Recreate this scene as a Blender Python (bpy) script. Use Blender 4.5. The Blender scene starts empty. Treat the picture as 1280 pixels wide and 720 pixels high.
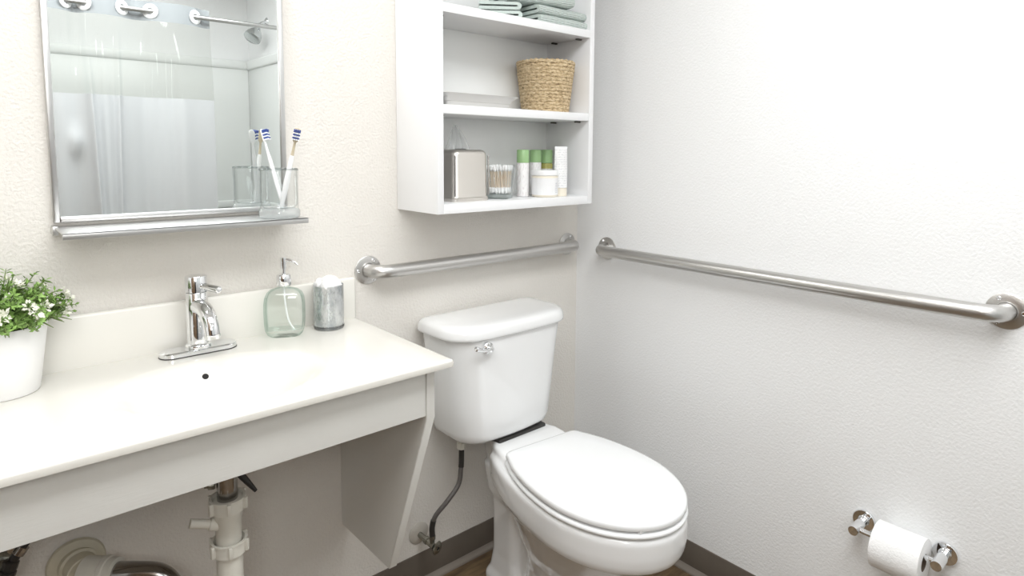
import bpy, bmesh, math, random
from math import sin, cos, pi, radians
from mathutils import Vector, Matrix, noise
random.seed(7)
S = bpy.context.scene
C = S.collection

# ------------------------------------------------------------------ camera, light, exposure
cd = bpy.data.cameras.new('camera'); cam = bpy.data.objects.new('camera', cd); C.objects.link(cam)
R_ = Vector((0.74300049, -0.66924351, 0.00796194)); U_ = Vector((0.05696203, 0.07508376, 0.99554897)); F_ = Vector((0.6668625, 0.73923984, -0.09390874))
M_ = Matrix(((R_.x, U_.x, -F_.x, -1.67951577), (R_.y, U_.y, -F_.y, -1.59387854), (R_.z, U_.z, -F_.z, 1.33828789), (0, 0, 0, 1)))
cam.matrix_world = M_
cd.sensor_width = 36; cd.lens = 795.936 / 1280 * 36
cd.shift_x = (640 - 660.235) / 1280; cd.shift_y = (262.73 - 360) / 1280
cd.clip_start = .02
S.camera = cam
S.cycles.transparent_max_bounces = 32
S.view_settings.view_transform = 'Standard'; S.view_settings.look = 'None'
S.view_settings.gamma = 1; S.view_settings.use_curve_mapping = False
S.view_settings.exposure = -0.03
w = bpy.data.worlds.new('world'); S.world = w; w.use_nodes = True
w.node_tree.nodes['Background'].inputs[0].default_value = (.9, .95, 1, 1)
w.node_tree.nodes['Background'].inputs[1].default_value = 0.05
def area(name, loc, target, sx, sy, power, col=(1, 1, 1)):
    l = bpy.data.lights.new(name, 'AREA'); l.shape = 'RECTANGLE'; l.size = sx; l.size_y = sy; l.energy = power; l.color = col
    o = bpy.data.objects.new(name, l); C.objects.link(o); o.location = loc
    o.rotation_euler = (Vector(target) - Vector(loc)).to_track_quat('-Z', 'Y').to_euler()
    return o
area('vanity_light', (-1.35, -.16, 2.06), (-1.1, -.75, .9), .7, .14, 5.0, (1, .995, .985))
area('ceiling_light', (-1.30, -1.46, 2.41), (-1.30, -1.46, 0), 1.8, .8, 38.0, (.97, .99, 1))
area('front_fill_light', (-2.04, -2.25, 1.78), (-.7, -.3, .95), .5, .5, 11.0, (1, .99, .97))  # added fill from the front left, not a lamp of the place
area('alcove_fill_light', (-1.0, -2.42, 2.40), (-1.0, -2.42, 0), .5, .4, 2.2, (1, 1, .98))  # added fill to brighten the tub alcove

# ------------------------------------------------------------------ materials
def mat(name, col, rough=.5, metal=0., spec=.5, bump=None, var=None, coat=0., sss=0.):
    m = bpy.data.materials.new(name); m.use_nodes = True
    nt = m.node_tree; b = nt.nodes['Principled BSDF']
    b.inputs['Base Color'].default_value = (*col, 1); b.inputs['Roughness'].default_value = rough
    b.inputs['Metallic'].default_value = metal; b.inputs['Specular IOR Level'].default_value = spec
    b.inputs['Coat Weight'].default_value = coat; b.inputs['Coat Roughness'].default_value = .05
    if sss:
        b.inputs['Subsurface Weight'].default_value = sss; b.inputs['Subsurface Radius'].default_value = (.01, .01, .01)
    tc = nt.nodes.new('ShaderNodeTexCoord')
    if var:      # (scale, amount) subtle natural variation of the colour
        n = nt.nodes.new('ShaderNodeTexNoise'); n.inputs['Scale'].default_value = var[0]; n.inputs['Detail'].default_value = 6
        nt.links.new(tc.outputs['Object'], n.inputs['Vector'])
        r = nt.nodes.new('ShaderNodeValToRGB')
        a = var[1]
        r.color_ramp.elements[0].position = .3; r.color_ramp.elements[1].position = .7
        r.color_ramp.elements[0].color = (*[c * (1 - a) for c in col], 1); r.color_ramp.elements[1].color = (*[min(1, c * (1 + a)) for c in col], 1)
        nt.links.new(n.outputs['Fac'], r.inputs[0]); nt.links.new(r.outputs[0], b.inputs['Base Color'])
    if bump:     # (scale, distance, stretch)
        n = nt.nodes.new('ShaderNodeTexNoise'); n.inputs['Scale'].default_value = bump[0]; n.inputs['Detail'].default_value = 3
        mp = nt.nodes.new('ShaderNodeMapping'); mp.inputs['Scale'].default_value = bump[2] if len(bump) > 2 else (1, 1, 1)
        nt.links.new(tc.outputs['Object'], mp.inputs[0]); nt.links.new(mp.outputs[0], n.inputs['Vector'])
        bp = nt.nodes.new('ShaderNodeBump'); bp.inputs['Distance'].default_value = bump[1]; bp.inputs['Strength'].default_value = 1
        nt.links.new(n.outputs['Fac'], bp.inputs['Height']); nt.links.new(bp.outputs[0], b.inputs['Normal'])
    return m
def glass(name, face=(.97, .985, .98), edge=(.45, .62, .55), power=2.2, alpha_white=0.0):
    m = bpy.data.materials.new(name); m.use_nodes = True; nt = m.node_tree; nt.nodes.clear()
    out = nt.nodes.new('ShaderNodeOutputMaterial'); tr = nt.nodes.new('ShaderNodeBsdfTransparent'); gl = nt.nodes.new('ShaderNodeBsdfGlossy')
    gl.inputs['Roughness'].default_value = .03
    lw = nt.nodes.new('ShaderNodeLayerWeight'); lw.inputs['Blend'].default_value = .5
    pw = nt.nodes.new('ShaderNodeMath'); pw.operation = 'POWER'; pw.inputs[1].default_value = power
    nt.links.new(lw.outputs['Facing'], pw.inputs[0])
    mx = nt.nodes.new('ShaderNodeMix'); mx.data_type = 'RGBA'; mx.inputs[6].default_value = (*face, 1); mx.inputs[7].default_value = (*edge, 1)
    nt.links.new(pw.outputs[0], mx.inputs[0]); nt.links.new(mx.outputs[2], tr.inputs[0])
    p5 = nt.nodes.new('ShaderNodeMath'); p5.operation = 'POWER'; p5.inputs[1].default_value = 4.0; nt.links.new(lw.outputs['Facing'], p5.inputs[0])
    fr = nt.nodes.new('ShaderNodeMapRange'); fr.inputs[3].default_value = .035; fr.inputs[4].default_value = .75; nt.links.new(p5.outputs[0], fr.inputs[0])
    ms = nt.nodes.new('ShaderNodeMixShader'); nt.links.new(fr.outputs[0], ms.inputs[0]); nt.links.new(tr.outputs[0], ms.inputs[1]); nt.links.new(gl.outputs[0], ms.inputs[2])
    last = ms
    if alpha_white:
        df = nt.nodes.new('ShaderNodeBsdfTranslucent'); df.inputs[0].default_value = (.9, .92, .92, 1)
        d2 = nt.nodes.new('ShaderNodeBsdfDiffuse'); d2.inputs[0].default_value = (.9, .92, .92, 1)
        m3 = nt.nodes.new('ShaderNodeMixShader'); nt.links.new(df.outputs[0], m3.inputs[1]); nt.links.new(d2.outputs[0], m3.inputs[2])
        m2 = nt.nodes.new('ShaderNodeMixShader'); m2.inputs[0].default_value = alpha_white
        nt.links.new(ms.outputs[0], m2.inputs[1]); nt.links.new(m3.outputs[0], m2.inputs[2]); last = m2
    nt.links.new(last.outputs[0], out.inputs[0])
    return m
WALL_B = mat('greige_wall_paint', (.765, .736, .69), .55, bump=(150, .0022), spec=.35)
WALL_R = mat('white_wall_paint', (.885, .89, .89), .55, bump=(150, .0014), spec=.35)
CEIL = mat('ceiling_paint', (.86, .86, .85), .8)
RUBBER = mat('taupe_rubber', (.135, .115, .095), .42, var=(6, .12))
TOE_LIT = mat('taupe_rubber_lit_toe', (.24, .21, .18), .35)  # lighter copy of the rubber: light caught by the flared toe, painted in
MARBLE = mat('cultured_marble', (.79, .772, .72), .2, coat=.2)
PAINTED = mat('painted_wood', (.74, .735, .70), .4, bump=(40, .0002, (1, 8, 8)), var=(3, .03))
LAMINATE = mat('white_laminate', (.87, .875, .885), .35)
LAMINATE_BACK = mat('white_backboard', (.86, .87, .86), .5)
PORCELAIN = mat('porcelain', (.86, .865, .865), .08, coat=.6)
PLASTIC = mat('white_seat_plastic', (.885, .895, .90), .22)
CHROME = mat('chrome', (.86, .87, .885), .06, 1.)
CHROME_D = mat('old_chrome', (.42, .41, .40), .16, 1.)
STEEL = mat('brushed_steel', (.60, .59, .575), .34, 1., bump=(300, .0004, (1, 1, 1)))
STEEL_F = mat('stainless_frame', (.60, .60, .595), .36, 1.)
STEEL_B = mat('satin_nickel', (.66, .63, .59), .36, 1.)
TRAY = mat('tray_metal', (.66, .65, .63), .33, .65)
MIRROR = mat('mirror_silver', (.85, .875, .865), 0.0, 1.)
PVC = mat('ivory_pvc', (.72, .70, .63), .4, var=(20, .06))
PVC_Y = mat('aged_pvc', (.62, .58, .46), .45, var=(16, .12))
BLACK = mat('black_rubber', (.03, .028, .026), .4)
DARK = mat('dark_recess', (.012, .011, .01), .8)
BRAID = mat('braided_grey_hose', (.16, .15, .145), .35, .5, bump=(500, .001))
BRASS_D = mat('tarnished_brass', (.30, .29, .25), .28, .9, var=(60, .35))
GLASS_G = glass('green_bottle_glass', (.99, .997, .993), (.50, .70, .62), 3.2)
GLASS_C = glass('clear_glass', (.99, .995, .995), (.80, .84, .84), 4.0)
VINYL = glass('clear_vinyl', (.82, .825, .805), (.75, .78, .77), 2, .12)
COTTON = mat('cotton', (.93, .93, .93), .95, bump=(90, .004))
PAPER = mat('tissue_paper', (.92, .92, .915), .95, bump=(160, .0012))
TISSUE = glass('thin_tissue', (.96, .96, .96), (.92, .92, .92), 2, .5)
PIN = mat('dark_shelf_pin', (.10, .09, .08), .4, .6)
CHROME_S = mat('dull_chrome', (.62, .64, .64), .2, .9)
CARD = mat('cardboard_core', (.16, .12, .09), .9)
POT = mat('white_pot_ceramic', (.875, .87, .86), .3)
SOIL = mat('soil', (.035, .03, .02), .95)
STEM = mat('plant_stem', (.16, .22, .07), .6)
LEAF = mat('leaf_green', (.21, .35, .085), .45, var=(45, .55))
PETAL = mat('cream_petal', (.90, .90, .78), .6)
MINT = mat('mint_cotton', (.52, .64, .585), .95)
SWHITE = mat('white_plastic', (.90, .905, .91), .35)
SBEIGE = mat('beige_plastic', (.56, .49, .36), .4)
BLUE = mat('blue_bristle', (.05, .09, .33), .5)
WHITEB = mat('white_bristle', (.90, .92, .94), .6)
GREENCAP = mat('green_cap', (.33, .53, .25), .4)
AMBER = mat('amber_liquid', (.42, .40, .12), .15)
CREAM = mat('cream_plastic', (.84, .78, .66), .4)
STICK = mat('swab_stick', (.80, .68, .54), .6)
FABRIC = mat('grey_curtain_fabric', (.60, .615, .63), .7)
HEADER = mat('curtain_header_fabric', (.34, .36, .375), .7)
FIBER = mat('white_fiberglass', (.82, .835, .82), .3)
# printed label: white with faint lines of tiny grey print
def label_mat(name, base, ink, scale, axis, amt):
    m = mat(name, base, .45); nt = m.node_tree; b = nt.nodes['Principled BSDF']
    tc = nt.nodes.new('ShaderNodeTexCoord'); mp = nt.nodes.new('ShaderNodeMapping'); mp.inputs['Scale'].default_value = scale
    n = nt.nodes.new('ShaderNodeTexNoise'); n.inputs['Scale'].default_value = 1; n.inputs['Detail'].default_value = 1
    wv = nt.nodes.new('ShaderNodeTexWave'); wv.bands_direction = axis; wv.inputs['Scale'].default_value = 42
    nt.links.new(tc.outputs['Object'], mp.inputs[0]); nt.links.new(mp.outputs[0], n.inputs['Vector']); nt.links.new(tc.outputs['Object'], wv.inputs['Vector'])
    g = nt.nodes.new('ShaderNodeMath'); g.operation = 'GREATER_THAN'; g.inputs[1].default_value = .52
    nt.links.new(n.outputs['Fac'], g.inputs[0])
    mu = nt.nodes.new('ShaderNodeMath'); mu.operation = 'MULTIPLY'; nt.links.new(g.outputs[0], mu.inputs[0]); nt.links.new(wv.outputs['Fac'], mu.inputs[1])
    m2 = nt.nodes.new('ShaderNodeMath'); m2.operation = 'MULTIPLY'; m2.inputs[1].default_value = amt; nt.links.new(mu.outputs[0], m2.inputs[0])
    mx = nt.nodes.new('ShaderNodeMix'); mx.data_type = 'RGBA'; mx.inputs[6].default_value = (*base, 1); mx.inputs[7].default_value = (*ink, 1)
    nt.links.new(m2.outputs[0], mx.inputs[0]); nt.links.new(mx.outputs[2], b.inputs['Base Color'])
    return m
PRINT_V = label_mat('bottle_print', (.86, .85, .845), (.55, .48, .48), (300, 300, 90), 'X', .42)
PRINT_H = label_mat('tube_print', (.88, .88, .88), (.40, .42, .45), (260, 260, 500), 'Z', .45)
# mercury glass: silvered with clear worn streaks
MERC = mat('mercury_glass', (.50, .52, .54), .16, .9)
def _merc():
    nt = MERC.node_tree; b = nt.nodes['Principled BSDF']; tc = nt.nodes.new('ShaderNodeTexCoord')
    mp = nt.nodes.new('ShaderNodeMapping'); mp.inputs['Scale'].default_value = (34, 34, 16); nt.links.new(tc.outputs['Object'], mp.inputs[0])
    n = nt.nodes.new('ShaderNodeTexNoise'); n.inputs['Scale'].default_value = 1; n.inputs['Detail'].default_value = 7; n.inputs['Roughness'].default_value = .7
    nt.links.new(mp.outputs[0], n.inputs['Vector'])
    r = nt.nodes.new('ShaderNodeValToRGB'); r.color_ramp.elements[0].position = .40; r.color_ramp.elements[1].position = .60
    r.color_ramp.elements[0].color = (.40, .43, .45, 1); r.color_ramp.elements[1].color = (.70, .72, .73, 1)
    nt.links.new(n.outputs['Fac'], r.inputs[0]); nt.links.new(r.outputs[0], b.inputs['Base Color'])
    r2 = nt.nodes.new('ShaderNodeMapRange'); r2.inputs[1].default_value = .4; r2.inputs[2].default_value = .62; r2.inputs[3].default_value = .12; r2.inputs[4].default_value = .45
    nt.links.new(n.outputs['Fac'], r2.inputs[0]); nt.links.new(r2.outputs[0], b.inputs['Roughness'])
_merc()
# woven straw
STRAW = mat('straw', (.56, .40, .21), .8)
def _straw():
    nt = STRAW.node_tree; b = nt.nodes['Principled BSDF']; tc = nt.nodes.new('ShaderNodeTexCoord')
    mp = nt.nodes.new('ShaderNodeMapping'); mp.inputs['Scale'].default_value = (95, 95, 230); nt.links.new(tc.outputs['Object'], mp.inputs[0])
    n = nt.nodes.new('ShaderNodeTexNoise'); n.inputs['Scale'].default_value = 1; n.inputs['Detail'].default_value = 4; n.inputs['Roughness'].default_value = .7
    nt.links.new(mp.outputs[0], n.inputs['Vector'])
    r = nt.nodes.new('ShaderNodeValToRGB'); e = r.color_ramp.elements
    e[0].position = .30; e[0].color = (.13, .08, .04, 1); e[1].position = .70; e[1].color = (.83, .70, .49, 1)
    k = e.new(.47); k.color = (.58, .43, .245, 1)
    nt.links.new(n.outputs['Fac'], r.inputs[0]); nt.links.new(r.outputs[0], b.inputs['Base Color'])
    bp = nt.nodes.new('ShaderNodeBump'); bp.inputs['Distance'].default_value = .003; nt.links.new(n.outputs['Fac'], bp.inputs['Height']); nt.links.new(bp.outputs[0], b.inputs['Normal'])
_straw()
# ribbed towel: fine ridges by bump (along object X = rib length)
def _mint():
    nt = MINT.node_tree; b = nt.nodes['Principled BSDF']; uv = nt.nodes.new('ShaderNodeUVMap')
    wv = nt.nodes.new('ShaderNodeTexWave'); wv.bands_direction = 'X'; wv.inputs['Scale'].default_value = 62; wv.inputs['Distortion'].default_value = .6
    wv.inputs['Detail'].default_value = 1
    nt.links.new(uv.outputs[0], wv.inputs['Vector'])
    bp = nt.nodes.new('ShaderNodeBump'); bp.inputs['Distance'].default_value = .0025; nt.links.new(wv.outputs['Fac'], bp.inputs['Height']); nt.links.new(bp.outputs[0], b.inputs['Normal'])
    mx = nt.nodes.new('ShaderNodeMix'); mx.data_type = 'RGBA'; mx.inputs[6].default_value = (.60, .68, .64, 1); mx.inputs[7].default_value = (.76, .83, .795, 1)
    nt.links.new(wv.outputs['Fac'], mx.inputs[0]); nt.links.new(mx.outputs[2], b.inputs['Base Color'])
_mint()
# wood-look vinyl floor
FLOOR = mat('vinyl_wood_floor', (.2, .14, .08), .45)
def _floor():
    nt = FLOOR.node_tree; b = nt.nodes['Principled BSDF']; tc = nt.nodes.new('ShaderNodeTexCoord')
    mp = nt.nodes.new('ShaderNodeMapping'); mp.inputs['Scale'].default_value = (4, 26, 1); mp.inputs['Rotation'].default_value = (0, 0, radians(8)); nt.links.new(tc.outputs['Object'], mp.inputs[0])
    n = nt.nodes.new('ShaderNodeTexNoise'); n.inputs['Scale'].default_value = 1.4; n.inputs['Detail'].default_value = 8; n.inputs['Roughness'].default_value = .65
    nt.links.new(mp.outputs[0], n.inputs['Vector'])
    r = nt.nodes.new('ShaderNodeValToRGB'); e = r.color_ramp.elements
    e[0].position = .3; e[0].color = (.06, .036, .018, 1); e[1].position = .7; e[1].color = (.24, .165, .09, 1)
    nt.links.new(n.outputs['Fac'], r.inputs[0]); nt.links.new(r.outputs[0], b.inputs['Base Color'])
_floor()

# ------------------------------------------------------------------ helpers
def link(name, bm, m, parent=None, smooth=40, loc=None):
    me = bpy.data.meshes.new(name)
    bmesh.ops.recalc_face_normals(bm, faces=bm.faces)
    bm.to_mesh(me); bm.free()
    if smooth is not None:
        me.polygons.foreach_set('use_smooth', [True] * len(me.polygons))
        if smooth < 180: me.set_sharp_from_angle(angle=radians(smooth))
    me.materials.append(m)
    o = bpy.data.objects.new(name, me); C.objects.link(o)
    if parent is not None: o.parent = parent
    if loc is not None: o.location = loc
    return o
def thing(name, label, cat, loc=(0, 0, 0), rz=0, group=None):
    o = bpy.data.objects.new(name, None); C.objects.link(o); o.empty_display_size = .03
    o.location = loc; o.rotation_euler = (0, 0, rz); o['label'] = label; o['category'] = cat; o['kind'] = 'thing'
    if group: o['group'] = group
    return o
def tag(o, label, cat, group=None):
    o['label'] = label; o['category'] = cat; o['kind'] = 'thing'
    if group: o['group'] = group
    return o
def struct(o, label, cat):
    o['kind'] = 'structure'; o['label'] = label; o['category'] = cat
    return o
def copy_tree(o, parent=None):
    c = o.copy(); C.objects.link(c)
    if parent is not None: c.parent = parent
    for ch in [x for x in list(C.objects) if x.parent == o]: copy_tree(ch, c)
    return c
def box(bm, x0, x1, y0, y1, z0, z1, bev=0., seg=2):
    vs = [bm.verts.new((x, y, z)) for x in (x0, x1) for y in (y0, y1) for z in (z0, z1)]
    fs = [bm.faces.new([vs[i] for i in f]) for f in ((0, 1, 3, 2), (4, 6, 7, 5), (0, 4, 5, 1), (2, 3, 7, 6), (0, 2, 6, 4), (1, 5, 7, 3))]
    if bev:
        es = list({e for f in fs for e in f.edges})
        bmesh.ops.bevel(bm, geom=es, offset=bev, segments=seg, affect='EDGES', profile=.5)
    return bm
def bx(*a, **k): return box(bmesh.new(), *a, **k)
def loft(bm, rings, cap0=True, cap1=True, closed=True):
    R = [[bm.verts.new(p) for p in r] for r in rings]
    n = len(R[0])
    for a, b in zip(R, R[1:]):
        for i in range(n if closed else n - 1):
            j = (i + 1) % n
            bm.faces.new((a[i], a[j], b[j], b[i]))
    if cap0: bm.faces.new(list(reversed(R[0])))
    if cap1: bm.faces.new(R[-1])
    return bm
def lathe(bm, prof, n=40, M=None, cap0=True, cap1=True):
    # prof: list of (r, z), axis +Z, then M
    rings = []
    for r, z in prof:
        r = max(r, 1e-5)
        rings.append([(r * cos(2 * pi * i / n), r * sin(2 * pi * i / n), z) for i in range(n)])
    if M is not None: rings = [[tuple(M @ Vector(p)) for p in r] for r in rings]
    return loft(bm, rings, cap0, cap1)
def axis_m(loc, d):
    q = Vector(d).to_track_quat('Z', 'Y'); return Matrix.Translation(Vector(loc)) @ q.to_matrix().to_4x4()
def tube(bm, pts, rad, n=16, cap=True):
    P = [Vector(p) for p in pts]; N = len(P)
    rs = rad if isinstance(rad, (list, tuple)) else [rad] * N
    T = [(P[min(i + 1, N - 1)] - P[max(i - 1, 0)]).normalized() for i in range(N)]
    up = Vector((0, 0, 1)) if abs(T[0].z) < .9 else Vector((1, 0, 0))
    u = (up - T[0] * up.dot(T[0])).normalized(); rings = []
    for i in range(N):
        u = (u - T[i] * u.dot(T[i])).normalized(); v = T[i].cross(u)
        rings.append([tuple(P[i] + (u * cos(2 * pi * k / n) + v * sin(2 * pi * k / n)) * rs[i]) for k in range(n)])
    return loft(bm, rings, cap, cap)
def smooth_path(pts, k=8):
    P = [Vector(p) for p in pts]; P = [P[0] * 2 - P[1]] + P + [P[-1] * 2 - P[-2]]; out = []
    for i in range(1, len(P) - 2):
        for j in range(k):
            t = j / k; a, b, c, d = P[i - 1:i + 3]
            out.append(.5 * ((2 * b) + (c - a) * t + (2 * a - 5 * b + 4 * c - d) * t * t + (3 * b - a - 3 * c + d) * t ** 3))
    out.append(P[-2]); return out
def bent(pts, r, k=8):      # polyline with filleted corners
    P = [Vector(p) for p in pts]; out = [P[0]]
    for i in range(1, len(P) - 1):
        a = (P[i - 1] - P[i]).normalized(); b = (P[i + 1] - P[i]).normalized()
        for j in range(k + 1):
            t = j / k; p0 = P[i] + a * r; p1 = P[i] + b * r
            out.append(p0 * (1 - t) ** 2 + P[i] * 2 * t * (1 - t) + p1 * t * t)
    out.append(P[-1]); return out
def rrect(hw, hd, r, z, n=6, cx=0, cy=0):
    out = []
    for qx, qy, a0 in ((1, 1, 0), (-1, 1, pi / 2), (-1, -1, pi), (1, -1, 3 * pi / 2)):
        for i in range(n + 1):
            a = a0 + pi / 2 * i / n
            out.append((cx + qx * (hw - r) + r * cos(a), cy + qy * (hd - r) + r * sin(a), z))
    return out

# ------------------------------------------------------------------ room shell
ZC = 2.44
def wall(name, x0, x1, y0, y1, z0, z1, m, label):
    return struct(link(name, bx(x0, x1, y0, y1, z0, z1), m, smooth=None), label, 'ceiling' if name == 'ceiling' else 'floor' if name == 'floor' else 'wall')
wall('wall_back', -2.42, .1, 0, .1, -.02, ZC, WALL_B, 'greige textured wall behind the toilet and vanity')
wall('wall_right', 0, .1, -2.9, 0, -.02, ZC, WALL_R, 'white textured wall with the long grab bar and paper holder')
wall('wall_left', -2.42, -2.32, -2.05, 0, -.02, ZC, WALL_R, 'white wall on the far left side of the room')
wall('wall_front', -2.42, -1.76, -2.12, -2.05, 2.05, ZC, WALL_R, 'white wall beside the tub opening')
WOOD = mat('dark_door_wood', (.16, .10, .055), .35, bump=(30, .0008, (1, 6, .5)), var=(5, .25))
dm = bx(-2.32, -2.28, -1.98, -.62, .005, 2.14, bev=.003)  # unseen door, added to cut bounce light and brown the chrome reflections
dr1 = struct(link('door_1', dm, WOOD), 'dark brown wooden door added out of view on the far left side', 'door')
link('door_handle', tube(bmesh.new(), bent([(-2.279, -.70, 1.0), (-2.225, -.70, 1.0), (-2.225, -.82, 1.0)], .02, 6), .009, 14), STEEL_F, dr1)
wall('wall_front.001', -.2, 0, -2.9, -2.05, -.02, ZC, WALL_R, 'white wall stub at the shower head end of the tub')
wall('wall_alcove', -1.83, -.2, -2.92, -2.82, -.02, ZC, WALL_R, 'white wall above the tub surround')
wall('wall_alcove.001', -1.83, -1.76, -2.82, -2.12, -.02, ZC, WALL_R, 'white end wall of the tub alcove')
wall('floor', -2.42, .1, -2.92, .1, -.06, 0, FLOOR, 'brown wood look vinyl floor')
wall('ceiling', -2.42, .1, -2.92, .1, ZC, ZC + .06, CEIL, 'white ceiling')
def cove(name, a, b, nrm, label):
    a, b, nrm = Vector(a), Vector(b), Vector(nrm)
    prof = [(0, .1016), (.003, .1016), (.0035, .10), (.0035, .030), (.0045, .020), (.0075, .0125), (.013, .0085), (.0155, .004), (.0155, 0), (0, 0)]
    toe = prof[4:9] + [(.004, 0)]
    root = link(name, loft(bmesh.new(), [[tuple(p + nrm * d + Vector((0, 0, z))) for d, z in prof[:4] + [(.0035, .02), (0, .02)]] for p in (a, b)]), RUBBER, smooth=30)
    struct(root, label, 'baseboard')
    link('toe', loft(bmesh.new(), [[tuple(p + nrm * d + Vector((0, 0, z))) for d, z in [(0, .0205)] + prof[4:9] + [(0, 0)]] for p in (a, b)]), TOE_LIT, root, smooth=50)
    return root
cove('baseboard_back', (-2.32, 0, 0), (0, 0, 0), (0, -1, 0), 'taupe rubber cove baseboard under the greige wall')
cove('baseboard_right', (0, 0, 0), (0, -2.05, 0), (-1, 0, 0), 'taupe rubber cove baseboard under the white wall')

# ------------------------------------------------------------------ vanity top with integral basin
ZT = .881
BCX, BCY, BA, BB = -1.305, -.279, .197, .158
def basin_d(x, y):
    r = math.hypot((x - BCX) / BA, (y - BCY) / BB)
    t = max(0., min(1., (1.03 - r) / .86)); t = t * t * (3 - 2 * t)
    return .125 * t
top = thing('vanity_counter', 'cream cultured marble vanity top with integral oval basin', 'countertop', (-1.49, -.24, ZT))
def W(o, bm, dx=0):       # shift bmesh built in world space into parent's local space
    bmesh.ops.translate(bm, verts=bm.verts, vec=-Vector(o.location)); return bm
XL, XR, YF = -2.31, -.888, -.477
xs = [XL + (XR - XL) * i / 8 for i in range(0, 4)] ; xs = [XL, -2.1, -1.9, -1.7, -1.6]
xs += [-1.53 + .0075 * i for i in range(0, 61)] + [-1.0, -.93, XR - .006, XR - .002, XR]
ys = [-.0005, -.02, -.06] + [-.10 - .006 * i for i in range(0, 60)] + [-.465, YF + .006, YF + .002, YF]
xs = sorted(set(xs)); ys = sorted(set(y for y in ys if y >= YF))
bm = bmesh.new()
def ez(x, y):
    e = 0
    for d in (XR - x, y - YF):
        if d < .006: e = max(e, .006 - math.sqrt(max(0, .006 ** 2 - (.006 - d) ** 2)))
    return e
g = [[bm.verts.new((x, y, ZT - basin_d(x, y) - ez(x, y))) for y in ys] for x in xs]
for i in range(len(xs) - 1):
    for j in range(len(ys) - 1): bm.faces.new((g[i][j], g[i + 1][j], g[i + 1][j + 1], g[i][j + 1]))
ZB = ZT - .018
e1 = [g[-1][j] for j in range(len(ys))]; d1 = [bm.verts.new((XR - (.004 if 1 else 0), y, ZB)) for y in ys]
for j in range(len(ys) - 1): bm.faces.new((e1[j], d1[j], d1[j + 1], e1[j + 1]))
e2 = [g[i][0] for i in range(len(xs))]; d2 = [bm.verts.new((x, YF + .003, ZB)) for x in xs]
for i in range(len(xs) - 1): bm.faces.new((e2[i], e2[i + 1], d2[i + 1], d2[i]))
# underside, following the bowl
u = [[bm.verts.new((min(x, XR - .004), max(y, YF + .003), ZB - basin_d(x, y))) for y in sorted(set(ys[::3] + ys[-1:]))] for x in sorted(set(xs[::2] + xs[-1:]))]
for i in range(len(u) - 1):
    for j in range(len(u[0]) - 1): bm.faces.new((u[i][j], u[i][j + 1], u[i + 1][j + 1], u[i + 1][j]))
link('countertop', W(top, bm), MARBLE, top, smooth=50)
bm = bx(XL, XR + .001, -.021, -.0005, ZT - .004, .992, bev=.006, seg=3)
link('backsplash', W(top, bm), MARBLE, top)
yh = -.158; xh = -1.306
zh = ZT - basin_d(xh, yh); e = .001
nh = Vector(((basin_d(xh + e, yh) - basin_d(xh - e, yh)) / (2 * e), (basin_d(xh, yh + e) - basin_d(xh, yh - e)) / (2 * e), 1)).normalized()
link('overflow_hole_shade', W(top, lathe(bmesh.new(), [(.0001, .0006), (.0062, .0007), (.0066, .0002)], 20, axis_m((xh, yh, zh), nh), cap0=True, cap1=False)), DARK, top)  # flat black disc: shade inside the overflow painted on, no opening cut
link('drain_stopper', W(top, lathe(bmesh.new(), [(.026, -.01), (.031, .0005), (.030, .003), (.022, .0035), (.02, .006), (.001, .007)], 28, Matrix.Translation((BCX, BCY, ZT - .125)))), CHROME, top)

# vanity base: apron and the bracket-shaped end panel
base = thing('vanity_bracket', 'off white painted wood apron and tapered end panel under the vanity top', 'vanity', (-1.49, -.42, .3))
link('apron', W(base, bx(XL, -.9315, -.431, -.412, .748, ZT - .0185, bev=.0012)), PAINTED, base)
prof = [(-.0005, .297), (-.258, .297), (-.4335, .742), (-.4335, ZT - .0185), (-.0005, ZT - .0185)]
bm = loft(bmesh.new(), [[(x, y, z) for y, z in prof] for x in (-.931, -.909)])
bmesh.ops.bevel(bm, geom=list(bm.edges), offset=.0012, segments=2, affect='EDGES')
link('end_panel', W(base, bm), PAINTED, base)

# ------------------------------------------------------------------ faucet
fx, fy = -1.2925, -.062
fa = thing('faucet', 'chrome single lever faucet at the back of the basin', 'faucet', (fx, fy, ZT))
pl = []
for z, s in ((0, 0), (.001, .0), (.0095, 0), (.0125, -.003), (.013, -.006)):
    pl.append([((1 if cos(a) > 0 else -1) * .052 + (.0275 + s) * cos(a), (.0275 + s) * sin(a), z) for a in [2 * pi * (i + .5) / 40 for i in range(40)]])
link('base_plate', loft(bmesh.new(), pl), CHROME, fa)
link('gasket', loft(bmesh.new(), [[((1 if cos(a) > 0 else -1) * .052 + .0283 * cos(a), .0283 * sin(a), z) for a in [2 * pi * (i + .5) / 40 for i in range(40)]] for z in (.0002, .0022)]), BLACK, fa)
link('body', lathe(bmesh.new(), [(.027, .0125), (.0275, .014), (.0275, .018), (.026, .0205), (.0225, .022), (.0222, .024), (.0222, .136), (.0215, .137)], 48), CHROME, fa)
hub = link('handle_hub', lathe(bmesh.new(), [(.0212, .1375), (.0226, .1385), (.0226, .1715), (.0215, .1735), (.001, .174)], 48), CHROME, fa)
hd = Vector((.36, -.93, -.05)).normalized()
h0 = Vector((0, 0, .153)) + hd * .021
link('lever', lathe(bmesh.new(), [(.0055, 0), (.0055, .006), (.0078, .008), (.0078, .052), (.0072, .054), (.005, .0542), (.0045, .0525), (.001, .052)], 28, axis_m(h0, hd)), CHROME, fa)
sp = bmesh.new()
path = smooth_path([(0, -.004, .106), (0, -.026, .107), (0, -.050, .103), (0, -.070, .090), (0, -.082, .072), (0, -.087, .056)], 8)
n = len(path)
tube(sp, path, [.0185 - .0035 * (i / (n - 1)) for i in range(n)], 28)
link('spout', sp, CHROME, fa)
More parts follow.
